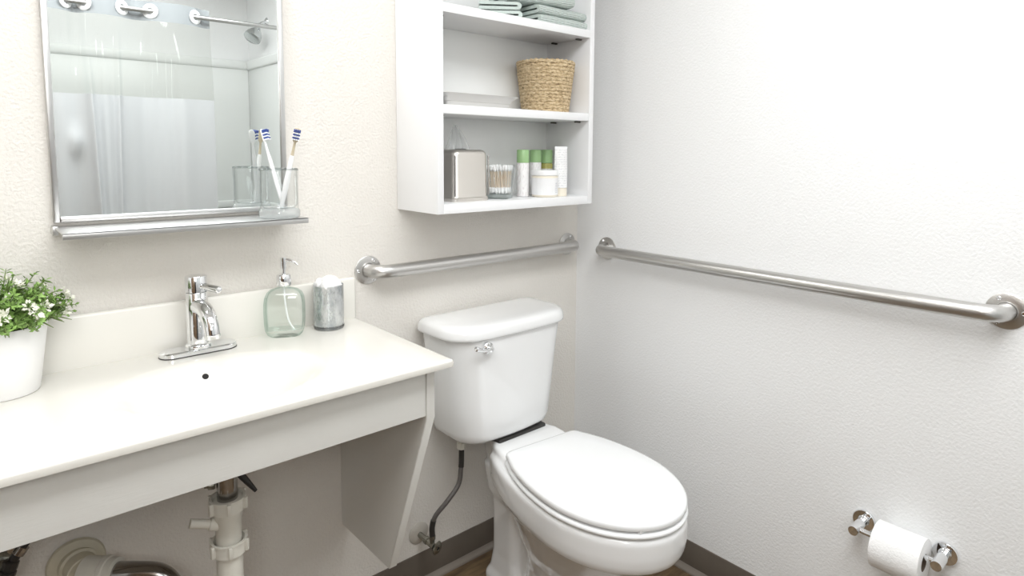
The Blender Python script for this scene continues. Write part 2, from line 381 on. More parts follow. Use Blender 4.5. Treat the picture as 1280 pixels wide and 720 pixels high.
link('aerator', lathe(bmesh.new(), [(.0158, 0), (.0158, .006), (.0145, .0105), (.012, .011), (.012, .008), (.0005, .008)], 28, axis_m((0, -.0868, .0585), (0, -.08, -1))), CHROME, fa)
for o in [o for o in C.objects if o.parent == fa and o.name.split('.')[0] in ('spout', 'aerator')]: o.rotation_euler = (0, 0, radians(4))

# ------------------------------------------------------------------ soap dispenser
sd = thing('soap_dispenser', 'green tinted clear glass soap bottle with chrome pump, beside the faucet', 'soap dispenser', (-1.098, -.064, ZT), radians(-27))
prof = [(.030, .0), (.0345, .002), (.0405, .008), (.0445, .018), (.0462, .032), (.047, .06), (.0465, .082), (.0445, .096), (.040, .107), (.032, .1145), (.022, .118), (.0145, .120), (.0135, .124), (.0135, .131)]
bm = bmesh.new()
rings = [rrect(w, min(w * .62, .0285), min(w * .5, .016, w * .62 * .8), z, 6) for w, z in prof]
loft(bm, rings, True, False)
inner = [rrect(w - .004, min(w * .62, .0285) - .004, min(w * .45, .012, w * .62 * .7), max(z, .010) , 6) for w, z in prof[3:]]
loft(bm, list(inner), True, False)
link('bottle', bm, GLASS_G, sd, smooth=60)
link('collar', lathe(bmesh.new(), [(.0165, .126), (.0172, .127), (.0168, .150), (.015, .1525), (.006, .153)], 32), CHROME, sd)
link('pump', lathe(bmesh.new(), [(.0045, .152), (.0045, .166), (.0068, .1665), (.0072, .19), (.0068, .1935), (.001, .194)], 24), CHROME, sd)
link('nozzle', tube(bmesh.new(), smooth_path([(0, 0, .187), (.012, -.004, .1875), (.024, -.008, .184), (.034, -.0115, .177)], 6), [.0042 - .0016 * i / 18 for i in range(19)], 12), CHROME, sd)
link('dip_tube', tube(bmesh.new(), smooth_path([(0, 0, .128), (.001, 0, .09), (.008, 0, .04), (.022, 0, .012)], 6), .0022, 8), mat('pale_tube', (.9, .92, .92), .4), sd)

# ------------------------------------------------------------------ mercury glass tumbler with cotton balls
tb = thing('tumbler', 'silver mercury glass tumbler holding cotton balls on vanity corner', 'tumbler', (-.986, -.066, ZT))
link('glass_wall', lathe(bmesh.new(), [(.030, .0), (.0355, .0015), (.0372, .005), (.0372, .112), (.0362, .1125), (.0355, .111), (.0355, .010), (.001, .009)], 48, cap1=False), MERC, tb)
link('glass_base', lathe(bmesh.new(), [(.0374, .003), (.0379, .004), (.0379, .009), (.0374, .010)], 48, cap0=False, cap1=False), glass('grey_glass', (.6, .6, .6), (.3, .3, .3), 2), tb)
def blob(r, seed, sub=3, amp=.22):
    bm = bmesh.new(); bmesh.ops.create_icosphere(bm, subdivisions=sub, radius=1)
    for v in bm.verts:
        d = v.co.normalized(); k = 1 + amp * noise.noise(d * 1.6 + Vector((seed, 0, 0))) + amp * .35 * noise.noise(d * 5 + Vector((0, seed, 0)))
        v.co = d * r * k
    return bm
cb = [(0, 0, .116, .0175), (.017, .010, .110, .0165), (-.016, .011, .109, .017), (.012, -.016, .109, .0165), (-.012, -.017, .109, .0168), (.0, .02, .106, .015)]
names_ = ['top centre', 'right', 'left', 'front right', 'front left', 'back']
proto_cb = None
for i, (x, y, z, r) in enumerate(cb):
    o = link('cotton_ball', blob(r, i * 3.1), COTTON, smooth=180, loc=(-.986 + x, -.066 + y, ZT + z + .003))
    tag(o, 'white cotton ball at the %s of the heap in the silver tumbler' % names_[i], 'cotton ball', 'cotton balls in the tumbler')

# ------------------------------------------------------------------ potted plant
PX, PY = -1.635, -.092
pp = thing('potted_plant', 'bushy green plant with cream flowers in a white pot on vanity', 'plant', (PX, PY, ZT))
link('pot', lathe(bmesh.new(), [(.05, 0), (.0545, .001), (.0565, .004), (.0735, .128), (.0728, .1295), (.071, .129), (.068, .112), (.002, .112)], 56, cap1=False), POT, pp)
link('soil', lathe(bmesh.new(), [(.0685, .112), (.05, .114), (.001, .116)], 28, cap0=False), SOIL, pp)
stems = bmesh.new(); leaves = bmesh.new(); tips = []
def leaf(bm, p, d, n, L, wd):
    q_ = p + d.normalized() * L
    if min(p.z, q_.z) < .134 and math.hypot(q_.x, q_.y) > .064: return
    d = d.normalized(); s = d.cross(n).normalized(); n = s.cross(d)
    v = [bm.verts.new(p), bm.verts.new(p + d * L * .5 + s * wd + n * L * .06), bm.verts.new(p + d * L), bm.verts.new(p + d * L * .5 - s * wd + n * L * .06), bm.verts.new(p + d * L * .52 - n * L * .03)]
    for a, b in ((0, 1), (1, 2), (2, 3), (3, 0)): bm.faces.new((v[a], v[b], v[4]))
rl = random.Random(3)
for i in range(330):
    a = rl.uniform(0, 2 * pi); q = math.sqrt(rl.random())
    th = q * radians(84); L = rl.uniform(.070, .128) * (1 - .30 * q)
    d = Vector((sin(th) * cos(a), sin(th) * sin(a), cos(th) * .98 + .12)).normalized()
    if q > .97: d.z = abs(d.z)
    p0 = Vector((cos(a) * q * .045, sin(a) * q * .045, .113)); p3 = p0 + d * L * (.93 if q > .6 else 1); p1 = p0 + Vector((0, 0, .03)) + d * L * .2
    pts = smooth_path([p0, p1, p3], 4); tube(stems, pts, [.0012] * (len(pts) - 1) + [.0006], 5)
    tips.append((p3, (p3 - p1).normalized()))
    for k in range(2, len(pts)):
        t = (pts[k] - pts[k - 1]).normalized()
        for m_ in range(rl.choice((4, 5, 6))):
            b = rl.uniform(0, 2 * pi); sd_ = t.orthogonal(); sd_.rotate(Matrix.Rotation(b, 3, t))
            dd = (sd_ * rl.uniform(.6, 1) + t * rl.uniform(.2, .9)).normalized()
            leaf(leaves, pts[k] - t * rl.uniform(0, .01), dd, (t + Vector((rl.uniform(-.4, .4), rl.uniform(-.4, .4), .4))).normalized(), rl.uniform(.009, .015), rl.uniform(.0022, .0034))
o = link('stems', stems, STEM, pp); o['kind'] = 'stuff'
o = link('leaves', leaves, LEAF, pp, smooth=None); o['kind'] = 'stuff'
rl.shuffle(tips)
for p, d in [t_ for t_ in tips if t_[0].z > .135][:42]:
    bm = bmesh.new()
    for k in range(20):
        a = rl.uniform(0, 2 * pi); s = d.orthogonal(); s.rotate(Matrix.Rotation(a, 3, d)); el = rl.uniform(.2, 1.4)
        leaf(bm, p + d * rl.uniform(-.004, .005) + s * rl.uniform(0, .006), s * sin(el) + d * cos(el), d, rl.uniform(.007, .0115), rl.uniform(.0022, .0034))
    link('flower', bm, PETAL, pp, smooth=None)

# ------------------------------------------------------------------ mirror with shelf
ML, MR, MZ0, MZ1 = -1.537, -1.0645, 1.185, 1.80
mi = thing('wall_mirror', 'stainless framed wall mirror with narrow shelf above the vanity', 'mirror', (-1.3, -.001, MZ0))
link('glass', W(mi, bx(ML + .004, MR - .004, -.0105, -.002, MZ0 + .004, MZ1 - .004)), MIRROR, mi, smooth=None)
fw = .0115
def rail(x0, x1, z0, z1):      # bevelled angle frame
    return W(mi, bx(x0, x1, -.0165, -.001, z0, z1, bev=.0022, seg=2))
link('frame_rail', rail(ML, ML + fw, MZ0, MZ1), STEEL_F, mi); link('frame_rail', rail(MR - fw, MR, MZ0, MZ1), STEEL_F, mi)
link('frame_rail', rail(ML + fw, MR - fw, MZ0, MZ0 + fw), STEEL_F, mi); link('frame_rail', rail(ML + fw, MR - fw, MZ1 - fw, MZ1), STEEL_F, mi)
SZ, SY = 1.177, -.150
sh = bmesh.new()
box(sh, ML, MR - .004, SY, -.001, SZ - .003, SZ, bev=.0008); box(sh, ML, MR - .004, SY, SY + .002, SZ - .0125, SZ, bev=.0008)
link('shelf', W(mi, sh), STEEL_F, mi)
bm = bx(ML - .003, ML + .006, -.03, -.0005, MZ0 - .024, MZ0 - .006, bev=.001)
link('shelf_bracket', W(mi, bm), STEEL_F, mi)
link('shelf_bracket', W(mi, bx(MR - .014, MR - .005, -.03, -.0005, MZ0 - .024, MZ0 - .0115, bev=.001)), STEEL_F, mi)

# toothbrush glass
GX, GY = -1.118, -.103
tg = thing('toothbrush_glass', 'clear glass jar holding toothbrushes on the mirror shelf', 'glass', (GX, GY, SZ))
link('glass_wall', lathe(bmesh.new(), [(.041, 0), (.0445, .002), (.0455, .006), (.0455, .016), (.0425, .021), (.0420, .030), (.0420, .085), (.0428, .092), (.0428, .111), (.0418, .1135), (.040, .112), (.0398, .03), (.034, .0225), (.001, .021)], 48, cap1=False), GLASS_C, tg, smooth=60)
link('thick_base', lathe(bmesh.new(), [(.0405, .0006), (.0435, .003), (.0445, .007), (.0445, .015), (.041, .0195), (.001, .0205)], 40), glass('frosty_glass', (.97, .98, .98), (.9, .92, .92), 2, .35), tg)
link('rim', lathe(bmesh.new(), [(.0432, .110), (.0436, .1125), (.0420, .1145), (.0405, .1125)], 48, cap0=False, cap1=False), glass('rim_glass', (.80, .82, .82), (.45, .47, .47), 1.5), tg)
def toothbrush(name, label, p0, p1, m_main, m_neck, face, L=.19):
    # local: along +Z, bristles toward +X
    t = thing(name, label, 'toothbrush', p0)
    d = (Vector(p1) - Vector(p0)).normalized(); fx_ = Vector(face); fx_ = (fx_ - d * fx_.dot(d)).normalized(); sy = d.cross(fx_)
    t.rotation_mode = 'QUATERNION'
    t.rotation_quaternion = Matrix((fx_, sy, d)).transposed().to_quaternion()
    def sec(z, a, b, ox=0): return [(ox + a * cos(2 * pi * i / 16), b * sin(2 * pi * i / 16), z) for i in range(16)]
    link('handle', loft(bmesh.new(), [sec(0, .002, .0025), sec(.003, .0035, .0045), sec(.03, .0045, .006), sec(.06, .005, .0068), sec(.09, .0045, .0058), sec(.118, .0042, .005), sec(.124, .0038, .0042)]), m_main, t)
    link('neck', loft(bmesh.new(), [sec(.122, .0037, .0041), sec(.135, .0030, .0032), sec(.155, .0026, .0028), sec(.158, .0026, .0055), sec(.163, .0026, .0078), sec(.183, .0025, .0082), sec(.188, .002, .006), sec(.190, .001, .002)]), m_neck, t)
    wb, bb = bmesh.new(), bmesh.new()
    for r in range(7):
        for c in range(4):
            z = .1625 + r * .0037; y = (c - 1.5) * .0041; zz = abs(c - 1.5) > 1
            tgt = bb if (r in (1, 3, 5) or r == 6) else wb
            lathe(tgt, [(.0017, .002), (.0019, .0125 + (.0015 if r == 6 else 0)), (.0008, .0133)], 7, Matrix.Translation((0, y, z)) @ Matrix.Rotation(pi / 2, 4, 'Y'))
    link('white_bristles', wb, WHITEB, t); link('blue_bristles', bb, BLUE, t)
    return t
toothbrush('toothbrush', 'white toothbrush leaning left in the glass on the mirror shelf', (-1.1046, -.092, SZ + .024), (-1.131, -.048, SZ + .19), SWHITE, SWHITE, (.75, -.65, .1))
toothbrush('toothbrush', 'beige and white toothbrush leaning right in the shelf glass', (-1.111, -.096, SZ + .024), (-1.0835, -.124, SZ + .185), SWHITE, SBEIGE, (-.35, -.93, .1))

# ------------------------------------------------------------------ wall cabinet
KX0, KX1, KD, KZ0, KZ1 = -.745, -.150, -.2052, 1.168, 2.02
wc = thing('wall_cabinet', 'open white wall cabinet with shelves hung above the toilet', 'cabinet', (-.447, -.001, KZ0))
T_ = .0195
link('side_panel', W(wc, bx(KX0, KX0 + T_, KD, -.001, KZ0, KZ1, bev=.0008)), LAMINATE, wc)
link('side_panel', W(wc, bx(KX1 - T_, KX1, KD, -.001, KZ0, KZ1, bev=.0008)), LAMINATE, wc)
link('bottom_panel', W(wc, bx(KX0 + T_, KX1 - T_, KD, -.001, KZ0, KZ0 + .0255, bev=.0008)), LAMINATE, wc)
link('top_panel', W(wc, bx(KX0 + T_, KX1 - T_, KD, -.001, KZ1 - T_, KZ1, bev=.0008)), LAMINATE, wc)
link('back_panel', W(wc, bx(KX0 + T_, KX1 - T_, -.009, -.003, KZ0 + .02, KZ1 - .01)), LAMINATE_BACK, wc, smooth=None)
SH1, SH2 = 1.4555, 1.7145
for z in (SH1, SH2):
    link('shelf', W(wc, bx(KX0 + T_ + .0005, KX1 - T_ - .0005, KD + .001, -.0095, z - .0235, z, bev=.0008)), LAMINATE, wc)
    for x in (KX0 + T_ + .005, KX1 - T_ - .005):
        s = 1 if x < -.4 else -1
        for y in (-.168, -.058):
            xc = x + s * .009
            link('shelf_pin', W(wc, bx(xc - .011, xc + .011, y - .0045, y + .0045, z - .0285, z - .0237, bev=.0015)), PIN, wc)
KB = KZ0 + .0255

# tissue box cover
tx = thing('tissue_box', 'satin metal tissue box cover with a tissue, on the bottom shelf', 'tissue box', (-.602, -.098, KB), radians(3))
hw = .064
def cov(z, s=0.): return rrect(hw + s, hw + s, .017, z, 8)
link('cover', loft(bmesh.new(), [cov(.001, -.0008), cov(.003), cov(.012, .0), cov(.014, -.001), cov(.13, -.0025), cov(.137, -.004), cov(.142, -.008), cov(.1445, -.014), rrect(.02, .018, .012, .1452, 8)], True, False), STEEL_B, tx, smooth=50)
link('base_trim', loft(bmesh.new(), [cov(0, .0012), cov(.0015, .0018), cov(.010, .0018), cov(.0115, .0002)], True, False), STEEL_B, tx)
link('opening', lathe(bmesh.new(), [(.001, .1448), (.02, .1449), (.0235, .146), (.022, .1475), (.019, .1455)], 32, cap1=False), CHROME_D, tx)
for sx in (-1, 1):
    link('corner_seam', bx(sx * (hw - .0035) - .0014, sx * (hw - .0035) + .0014, -hw + .0005, -hw + .0045, .016, .128, bev=.0004), CHROME_D, tx)
bm = bmesh.new()
for k in range(2):
    rings = []
    for i in range(9):
        t = i / 8; wd = .034 * (1 - t) ** .8 + .006; z = .142 + .068 * t
        rings.append([((s / 10 - 1) * wd + .005 * sin(t * 4 + k) - .006, .006 * sin(s * .9 + k * 2 + t * 2) * (1 - t * .5) + (k - .5) * .014 * (1 - t), z + .006 * sin(s * .7) * t) for s in range(21)])
    loft(bm, rings, False, False, closed=False)
link('tissue', bm, TISSUE, tx, smooth=180)

# glass of cotton swabs
SX, SY_ = -.4685, -.122
sg = thing('swab_glass', 'square clear glass votive holding wooden cotton swabs', 'glass', (SX, SY_, KB), radians(30))
def sq(s, z): return rrect(s, s, s * .25, z, 5)
bm = bmesh.new(); loft(bm, [sq(.0305, 0), sq(.0325, .002), sq(.0335, .02), sq(.041, .1005), sq(.0395, .101), sq(.0325, .014)], True, True)
link('glass_wall', bm, GLASS_C, sg, smooth=60)
link('thick_base', loft(bmesh.new(), [sq(.0300, .0006), sq(.0320, .003), sq(.0325, .0135)], True, True), glass('pale_green_glass', (.90, .93, .92), (.7, .78, .76), 3), sg)
sticks = bmesh.new(); lathe(sticks, [(.0012, 0), (.0012, .074)], 7)
sw = thing('cotton_swab', 'wooden cotton swab standing in the square glass', 'swab', (SX, SY_, KB), 0, 'cotton swabs in the glass')
link('stick', sticks, STICK, sw)
tipm = []
for z0 in (0, .066):
    tipm.append(link('cotton_tip', lathe(bmesh.new(), [(.0005, -.003), (.0028, 0), (.0040, .005), (.0034, .011), (.0014, .016)], 8, Matrix.Translation((0, 0, z0))), COTTON, sw))
first = True
k = 0
for i in range(7):
    for j in range(7):
        if (i in (0, 6) and j in (0, 6)): continue
        u_, v_ = (i - 3) / 3, (j - 3) / 3
        s_ = sw if k == 0 else copy_tree(sw)
        k += 1
        px, py = u_ * .0275 + random.uniform(-.002, .002), v_ * .0275 + random.uniform(-.002, .002)
        a30 = radians(30)
        s_.location = (SX + px * cos(a30) - py * sin(a30), SY_ + px * sin(a30) + py * cos(a30), KB + .0165 + random.uniform(0, .003))
        s_.rotation_euler = (radians(-9) * v_ * .5 + random.uniform(-.09, .09), radians(9) * u_ * .5 + random.uniform(-.09, .09), 0)

# bottles, jar, tube
def bottle(label, x, y, kind):
    b = thing('lotion_bottle' if kind == 'white' else 'oil_bottle', label, 'bottle', (x, y, KB))
    r = .019
    if kind == 'white':
        link('body', lathe(bmesh.new(), [(.017, 0), (r, .0015), (r, .104), (r - .001, .1055)], 32), PRINT_V, b)
        link('base_mark', lathe(bmesh.new(), [(r + .0002, .008), (r + .0003, .0085), (r + .0003, .0115), (r + .0002, .012)], 32, cap0=False, cap1=False), mat('grey_mark', (.5, .5, .5), .5), b) if False else None
        link('cap', lathe(bmesh.new(), [(r - .0005, .1055), (r + .0004, .1065), (r + .0004, .144), (r - .001, .146), (.001, .1465)], 32), GREENCAP, b)
    else:
        link('body', lathe(bmesh.new(), [(.018, 0), (.0205, .0015), (.0205, .098), (.0195, .101), (.017, .102)], 32), AMBER, b)
        link('label_band', lathe(bmesh.new(), [(.0207, .02), (.0207, .084)], 32, cap0=False, cap1=False), PRINT_V, b)
        link('cap', lathe(bmesh.new(), [(.0185, .1025), (.0195, .1035), (.0195, .144), (.018, .1465), (.001, .147)], 32), GREENCAP, b)
    return b
bottle('leftmost white bottle with green cap on the bottom cabinet shelf', -.3555, -.100, 'white')
bottle('white green capped bottle behind the cream jar', -.2655, -.060, 'white')
bottle('amber oil bottle with green cap behind the cream jar', -.2040, -.048, 'oil')
jr = thing('cream_jar', 'short white cosmetic jar with white lid in front of the green capped bottles', 'jar', (-.305, -.147, KB))
link('body', lathe(bmesh.new(), [(.037, 0), (.0405, .003), (.0415, .008), (.0415, .062), (.040, .066), (.036, .068)], 40), CREAM, jr)
link('label_band', lathe(bmesh.new(), [(.0418, .007), (.0418, .0595)], 40, cap0=False, cap1=False), SWHITE, jr)
# small printed block on the label's right side
pb = bmesh.new(); rr = .0420
for r0 in range(6):
    for a in range(3):
        a0 = radians(-103 + 22) + a * .085; z = .014 + r0 * .0055
        vs = [pb.verts.new((rr * cos(q), rr * sin(q), zz)) for q, zz in ((a0, z), (a0 + .062, z), (a0 + .062, z + .0028), (a0, z + .0028))]
        pb.faces.new(vs)
link('print', pb, mat('grey_print', (.60, .61, .66), .6), jr, smooth=None)
link('lid', lathe(bmesh.new(), [(.041, .0665), (.0425, .068), (.0425, .081), (.0415, .083), (.001, .0835)], 40), SWHITE, jr)
tu = thing('lotion_tube', 'white squeeze tube standing on its beige cap by cabinet side', 'tube', (-.2405, -.152, KB), radians(-25))
link('cap', lathe(bmesh.new(), [(.0195, 0), (.0205, .001), (.0205, .025), (.0195, .026), (.001, .0262)], 32), CREAM, tu)
rings = []
for i in range(13):
    t = i / 12; a = .0215 + .001 * sin(t * 3) - .001 * t; b = .0205 * (1 - t) ** .8 + .0012
    rings.append([(a * cos(2 * pi * j / 32), b * sin(2 * pi * j / 32), .0265 + t * .125) for j in range(32)])
link('body', loft(bmesh.new(), rings), PRINT_H, tu, smooth=60)
link('crimp', bx(-.0212, .0212, -.0012, .0012, .150, .157), SWHITE, tu)

# basket
bk = thing('straw_basket', 'woven seagrass basket on the middle cabinet shelf', 'basket', (-.2675, -.1055, SH1))
bm = bmesh.new(); NR = 15; H = .158
for k in range(NR):
    t = (k + .5) / NR; R0 = .0715 + (.0905 - .0715) * t; z = H * t; rad = H / NR * .60
    ns = 110; P = []
    ph = random.uniform(0, 6)
    rings = []
    for i in range(ns):
        a = 2 * pi * i / ns
        rr = rad * (1 + .16 * sin(a * 34 + ph) + .10 * noise.noise(Vector((a * 9, k * 3.7, 0))))
        R1 = R0 + .0012 * noise.noise(Vector((a * 5, k * 7.7, 2)))
        zz = z + .0016 * noise.noise(Vector((a * 4, k * 5.1, 9))) + .0012 * sin(a * 34 + ph + 1)
        rings.append([((R1 + rr * .55 * cos(q)) * cos(a), (R1 + rr * .55 * cos(q)) * sin(a), zz + rr * sin(q)) for q in [2 * pi * j / 8 for j in range(8)]])
    rings.append(rings[0])
    loft(bm, rings, False, False)
link('woven_wall', bm, STRAW, bk, smooth=180)
link('basket_floor', lathe(bmesh.new(), [(.07, .003), (.07, .006), (.001, .006)], 40), STRAW, bk)
link('lining', lathe(bmesh.new(), [(.069, .004), (.087, H - .004)], 40, cap0=False, cap1=False), mat('straw_dark', (.25, .17, .09), .9), bk)

# metal tray
ty = thing('metal_tray', 'shallow stamped metal tray lying on the middle cabinet shelf', 'tray', (-.583, -.1005, SH1))
bm = bmesh.new()
tw, td = .135, .090
loft(bm, [rrect(tw - .027, td - .016, .012, .0008), rrect(tw - .0245, td - .0135, .014, .0018), rrect(tw - .022, td - .012, .014, .012), rrect(tw - .0195, td - .0095, .014, .014), rrect(tw - .016, td - .0075, .014, .024), rrect(tw, td, .016, .0325), rrect(tw - .0005, td - .0005, .016, .0335), rrect(tw - .016, td - .009, .014, .0285), rrect(tw - .025, td - .0145, .013, .0035)], True, True)
link('pan', bm, TRAY, ty, smooth=35)
rm = bmesh.new(); tube(rm, [Vector(p) for p in rrect(tw, td, .016, .0332)] + [Vector(rrect(tw, td, .016, .0332)[0])], .0013, 8, cap=False)
link('rolled_rim', rm, TRAY, ty)

# folded towels on the top shelf
def folded(name, label, loc, rz, layers, depth, width, th, tilt=0.):
    # profile in the local Y-Z plane: a zigzag of cloth; folds face -Y; extruded along X
    t = thing(name, label, 'towel', loc, rz)
    t.rotation_euler = (0, tilt, rz)
    for k in range(layers):
        z0 = k * th * 2.05
        prof = []; r = th * .98
        n = 14
        off = -depth / 2 + r + (k * .004)
        ct = th * .36                       # cloth half-gap
        outer = [(depth / 2, z0)] + [(off - r * 1.15 * sin(pi * i / n), z0 + r - r * cos(pi * i / n)) for i in range(n + 1)] + [(depth / 2, z0 + 2 * r)]
        ri = r * .22
        inner = [(depth / 2, z0 + r + ri)] + [(off - ri * sin(pi * i / n), z0 + r + ri * cos(pi * i / n)) for i in range(n + 1)] + [(depth / 2, z0 + r - ri)]
        prof = outer + inner
        bm = bmesh.new(); uvl = bm.loops.layers.uv.new('UVMap')
        NX = 14; rings = []
        for i in range(NX + 1):
            u = i / NX; x = (u - .5) * width
            edge = min(u, 1 - u) * NX
            sq_ = 1 if edge >= 1.0 else .9 + .1 * edge
            rings.append([(x + .003 * noise.noise(Vector((y * 30, z * 60, k))), y + .003 * noise.noise(Vector((x * 14, k * 3, 1))), z0 + (z - z0 - r) * sq_ + r + .0015 * noise.noise(Vector((x * 20, y * 20, k)))) for y, z in prof])
        R = [[bm.verts.new(p) for p in rg] for rg in rings]; m_ = len(prof)
        ln = [0]
        for i in range(m_): a, b = Vector(prof[i]), Vector(prof[(i + 1) % m_]); ln.append(ln[-1] + (b - a).length)
        for i in range(NX):
            for j in range(m_):
                jj = (j + 1) % m_
                f = bm.faces.new((R[i][j], R[i][jj], R[i + 1][jj], R[i + 1][j]))
                for lp, (a, b) in zip(f.loops, ((i, j), (i, j + 1), (i + 1, j + 1), (i + 1, j))): lp[uvl].uv = (ln[b], a / NX * width)
        for rg, fl in ((R[0], 1), (R[-1], 0)):
            # end caps as quads between the outer and inner runs
            h = m_ // 2
            for j in range(h - 1):
                f = bm.faces.new((rg[j], rg[j + 1], rg[m_ - 2 - j], rg[m_ - 1 - j]))
        link('cloth_fold', bm, MINT, t, smooth=60)
    return t
TZ = SH2 + .0005
folded('folded_towel', 'mint ribbed towel folded flat at the right of the top shelf', (-.270, -.107, TZ), 0, 2, .165, .200, .0135)
folded('folded_towel', 'mint ribbed towel with open folds at left of the top shelf', (-.452, -.102, TZ), radians(52), 2, .125, .100, .0125)
folded('folded_towel', 'mint ribbed towel lying across the top of the towel pile', (-.330, -.104, TZ + .0575), radians(-14), 1, .150, .22, .016)

# ------------------------------------------------------------------ grab bars
def grab_bar(label, a, b, nrm, angs):
    a, b, nrm = Vector(a), Vector(b), Vector(nrm)
    t = thing('grab_bar', label, 'grab bar', tuple((a + b) / 2))
    mid = (a + b) / 2; off = .058
    path = bent([a + nrm * .002, a + nrm * off, b + nrm * off, b + nrm * .002], .045, 10)
    link('tube', tube(bmesh.new(), [p - mid for p in path], .0188, 28), STEEL, t)
    ax = (b - a).normalized(); up = Vector((0, 0, 1))
    for p, s in ((a, 1), (b, -1)):
        f = link('flange', lathe(bmesh.new(), [(.039, .0002), (.0395, .001), (.0395, .0032), (.038, .0042), (.026, .0046), (.0215, .0055), (.0205, .0075), (.0195, .0075)], 48, axis_m(p - mid, nrm), cap1=False), STEEL, t)
        for an in angs:
            q = p - mid + nrm * .0042 + (ax * cos(radians(an)) + up * sin(radians(an))) * .0305
            sc = link('screw', lathe(bmesh.new(), [(.0046, 0), (.0045, .0012), (.0034, .002), (.0032, .0010), (.0005, .0010)], 14, axis_m(q, nrm)), CHROME, f)
    return t
grab_bar('short brushed steel grab bar on greige wall above the toilet', (-.841, 0, 1.0036), (-.0535, 0, 1.0036), (0, -1, 0), (60, 180, -60))
grab_bar('long brushed steel grab bar along the white right wall', (0, -.1466, .9993), (0, -1.2844, .9993), (-1, 0, 0), (120, 0, -120))

# ------------------------------------------------------------------ toilet
XT = -.473
to = thing('toilet', 'white porcelain toilet with closed elongated seat in the corner', 'toilet', (XT, -.45, 0))
def tl(pts): return [(x, -(yb - .45), z) for x, yb, z in pts]
def tank_sec(hw, back, front, r, z, bow=.006, n=10):
    # flat back, slightly bowed front, generous round front corners; yb = distance from wall
    pts = []
    for i in range(n + 1):
        a = pi / 2 * i / n; pts.append((-hw + r - r * cos(a), front - r + r * sin(a), z))
    for i in range(1, 8):
        u = -1 + 2 * i / 8; pts.append((u * (hw - r), front + bow * (1 - u * u), z))
    for i in range(n + 1):
        a = pi / 2 * i / n; pts.append((hw - r + r * sin(a), front - r + r * cos(a), z))
    rb = min(.02, hw * .3)
    for i in range(5):
        a = pi / 2 * i / 4; pts.append((hw - rb + rb * cos(a), back + rb - rb * sin(a), z))
    for i in range(5):
        a = pi / 2 * i / 4; pts.append((-hw + rb - rb * sin(a), back + rb - rb * cos(a), z))
    return tl(pts)
tz = [(.487, .135, -.048), (.4885, .150, -.030), (.493, .163, -.016), (.502, .172, -.007), (.52, .1775, -.001), (.60, .187, .002), (.70, .199, .004), (.80, .212, .006), (.812, .213, .006)]
bm = bmesh.new()
loft(bm, [tank_sec(hw, .022, .214 + df, .085 + min(0, df), z) for z, hw, df in tz])
link('tank', bm, PORCELAIN, to, smooth=60)
bm = bmesh.new()
lid_p = [(.8085, .010), (.8095, .003), (.812, .0005), (.818, 0), (.832, .002), (.838, .005), (.8435, .011), (.847, .020), (.849, .034), (.850, .055), (.8505, .08)]
loft(bm, [tank_sec(.228 - q, .016 + q * .5, .232 - q, max(.02, .092 - q * .8), z, .006) for z, q in lid_p])
link('tank_lid', bm, PORCELAIN, to, smooth=60)
fl = link('flush_handle', lathe(bmesh.new(), [(.0155, 0), (.0165, .002), (.0165, .007), (.0125, .011), (.0095, .016), (.0078, .022), (.001, .024)], 28, axis_m((-.121, -(.2235 - .45), .785), (-.05, -1, 0))), CHROME, to)
link('lever', tube(bmesh.new(), smooth_path([(-.121, -(.240 - .45), .785), (-.138, -(.243 - .45), .7845), (-.157, -(.243 - .45), .789), (-.176, -(.242 - .45), .797)], 6), [.0065, .006, .0056, .0052, .005, .0048, .0047, .0046, .0046, .0047, .0048, .005, .0053, .0056, .006, .0066, .0072, .0074, .006], 14), CHROME, fl)
# bowl, seat and lid sit turned a little on the tank
def turn(bm, p=Vector((0, .33, 0))):
    bmesh.ops.rotate(bm, verts=bm.verts, cent=p, matrix=Matrix.Rotation(radians(-5.2), 3, 'Z'))
    bmesh.ops.translate(bm, verts=bm.verts, vec=(.048, 0, 0)); return bm
def egg(a, yb0, yb1, z, yc=None, n=48, pw=2.0, pf=2.0):
    yc = yb0 + (yb1 - yb0) * .44 if yc is None else yc
    out = []
    for i in range(n):
        t = 2 * pi * i / n; c, s = cos(t), sin(t)
        p = pf if s > 0 else pw
        x = a * math.copysign(abs(c) ** (2 / p), c)
        y = yc + (yb1 - yc if s > 0 else yc - yb0) * math.copysign(abs(s) ** (2 / p), s)
        out.append((x, y, z))
    return tl(out)
def oval(a, ar, yr, yc, yt, z, rc=.02, n=26, pw=.8):
    # straight rear edge of half width ar at yr, widest a at yc, elliptic nose at yt
    half = [(a * cos(pi / 2 * i / n), yc + (yt - yc) * sin(pi / 2 * i / n)) for i in range(n, -1, -1)]      # nose -> widest, right side
    for i in range(1, 15):
        y = yc + (yr + rc - yc) * i / 14; s_ = (yc - y) / (yc - yr)
        half.append((ar + (a - ar) * max(0, 1 - s_ * s_) ** pw, y))
    xe = half[-1][0]
    for i in range(1, 6):
        t = pi / 2 * i / 5; half.append((xe - rc + rc * cos(t), yr + rc - rc * sin(t)))
    return tl([(x, y, z) for x, y in half] + [(-x, y, z) for x, y in reversed(half[1:])])
bm = bmesh.new()
# front pedestal rising into the bowl underside
ps = [(0, .104, .20, .600, 3), (.012, .107, .195, .606, 3), (.03, .104, .20, .600, 3), (.05, .094, .24, .585, 2.6), (.09, .086, .27, .572, 2.4), (.15, .086, .28, .575, 2.3), (.20, .098, .27, .600, 2.2), (.245, .120, .25, .645, 2.1), (.285, .138, .24, .680, 2), (.320, .154, .23, .718, 2), (.350, .168, .22, .752, 2), (.375, .179, .22, .775, 2), (.40, .180, .22, .779, 2)]
loft(bm, [egg(a, b0, b1, z, pw=p) for z, a, b0, b1, p in ps])
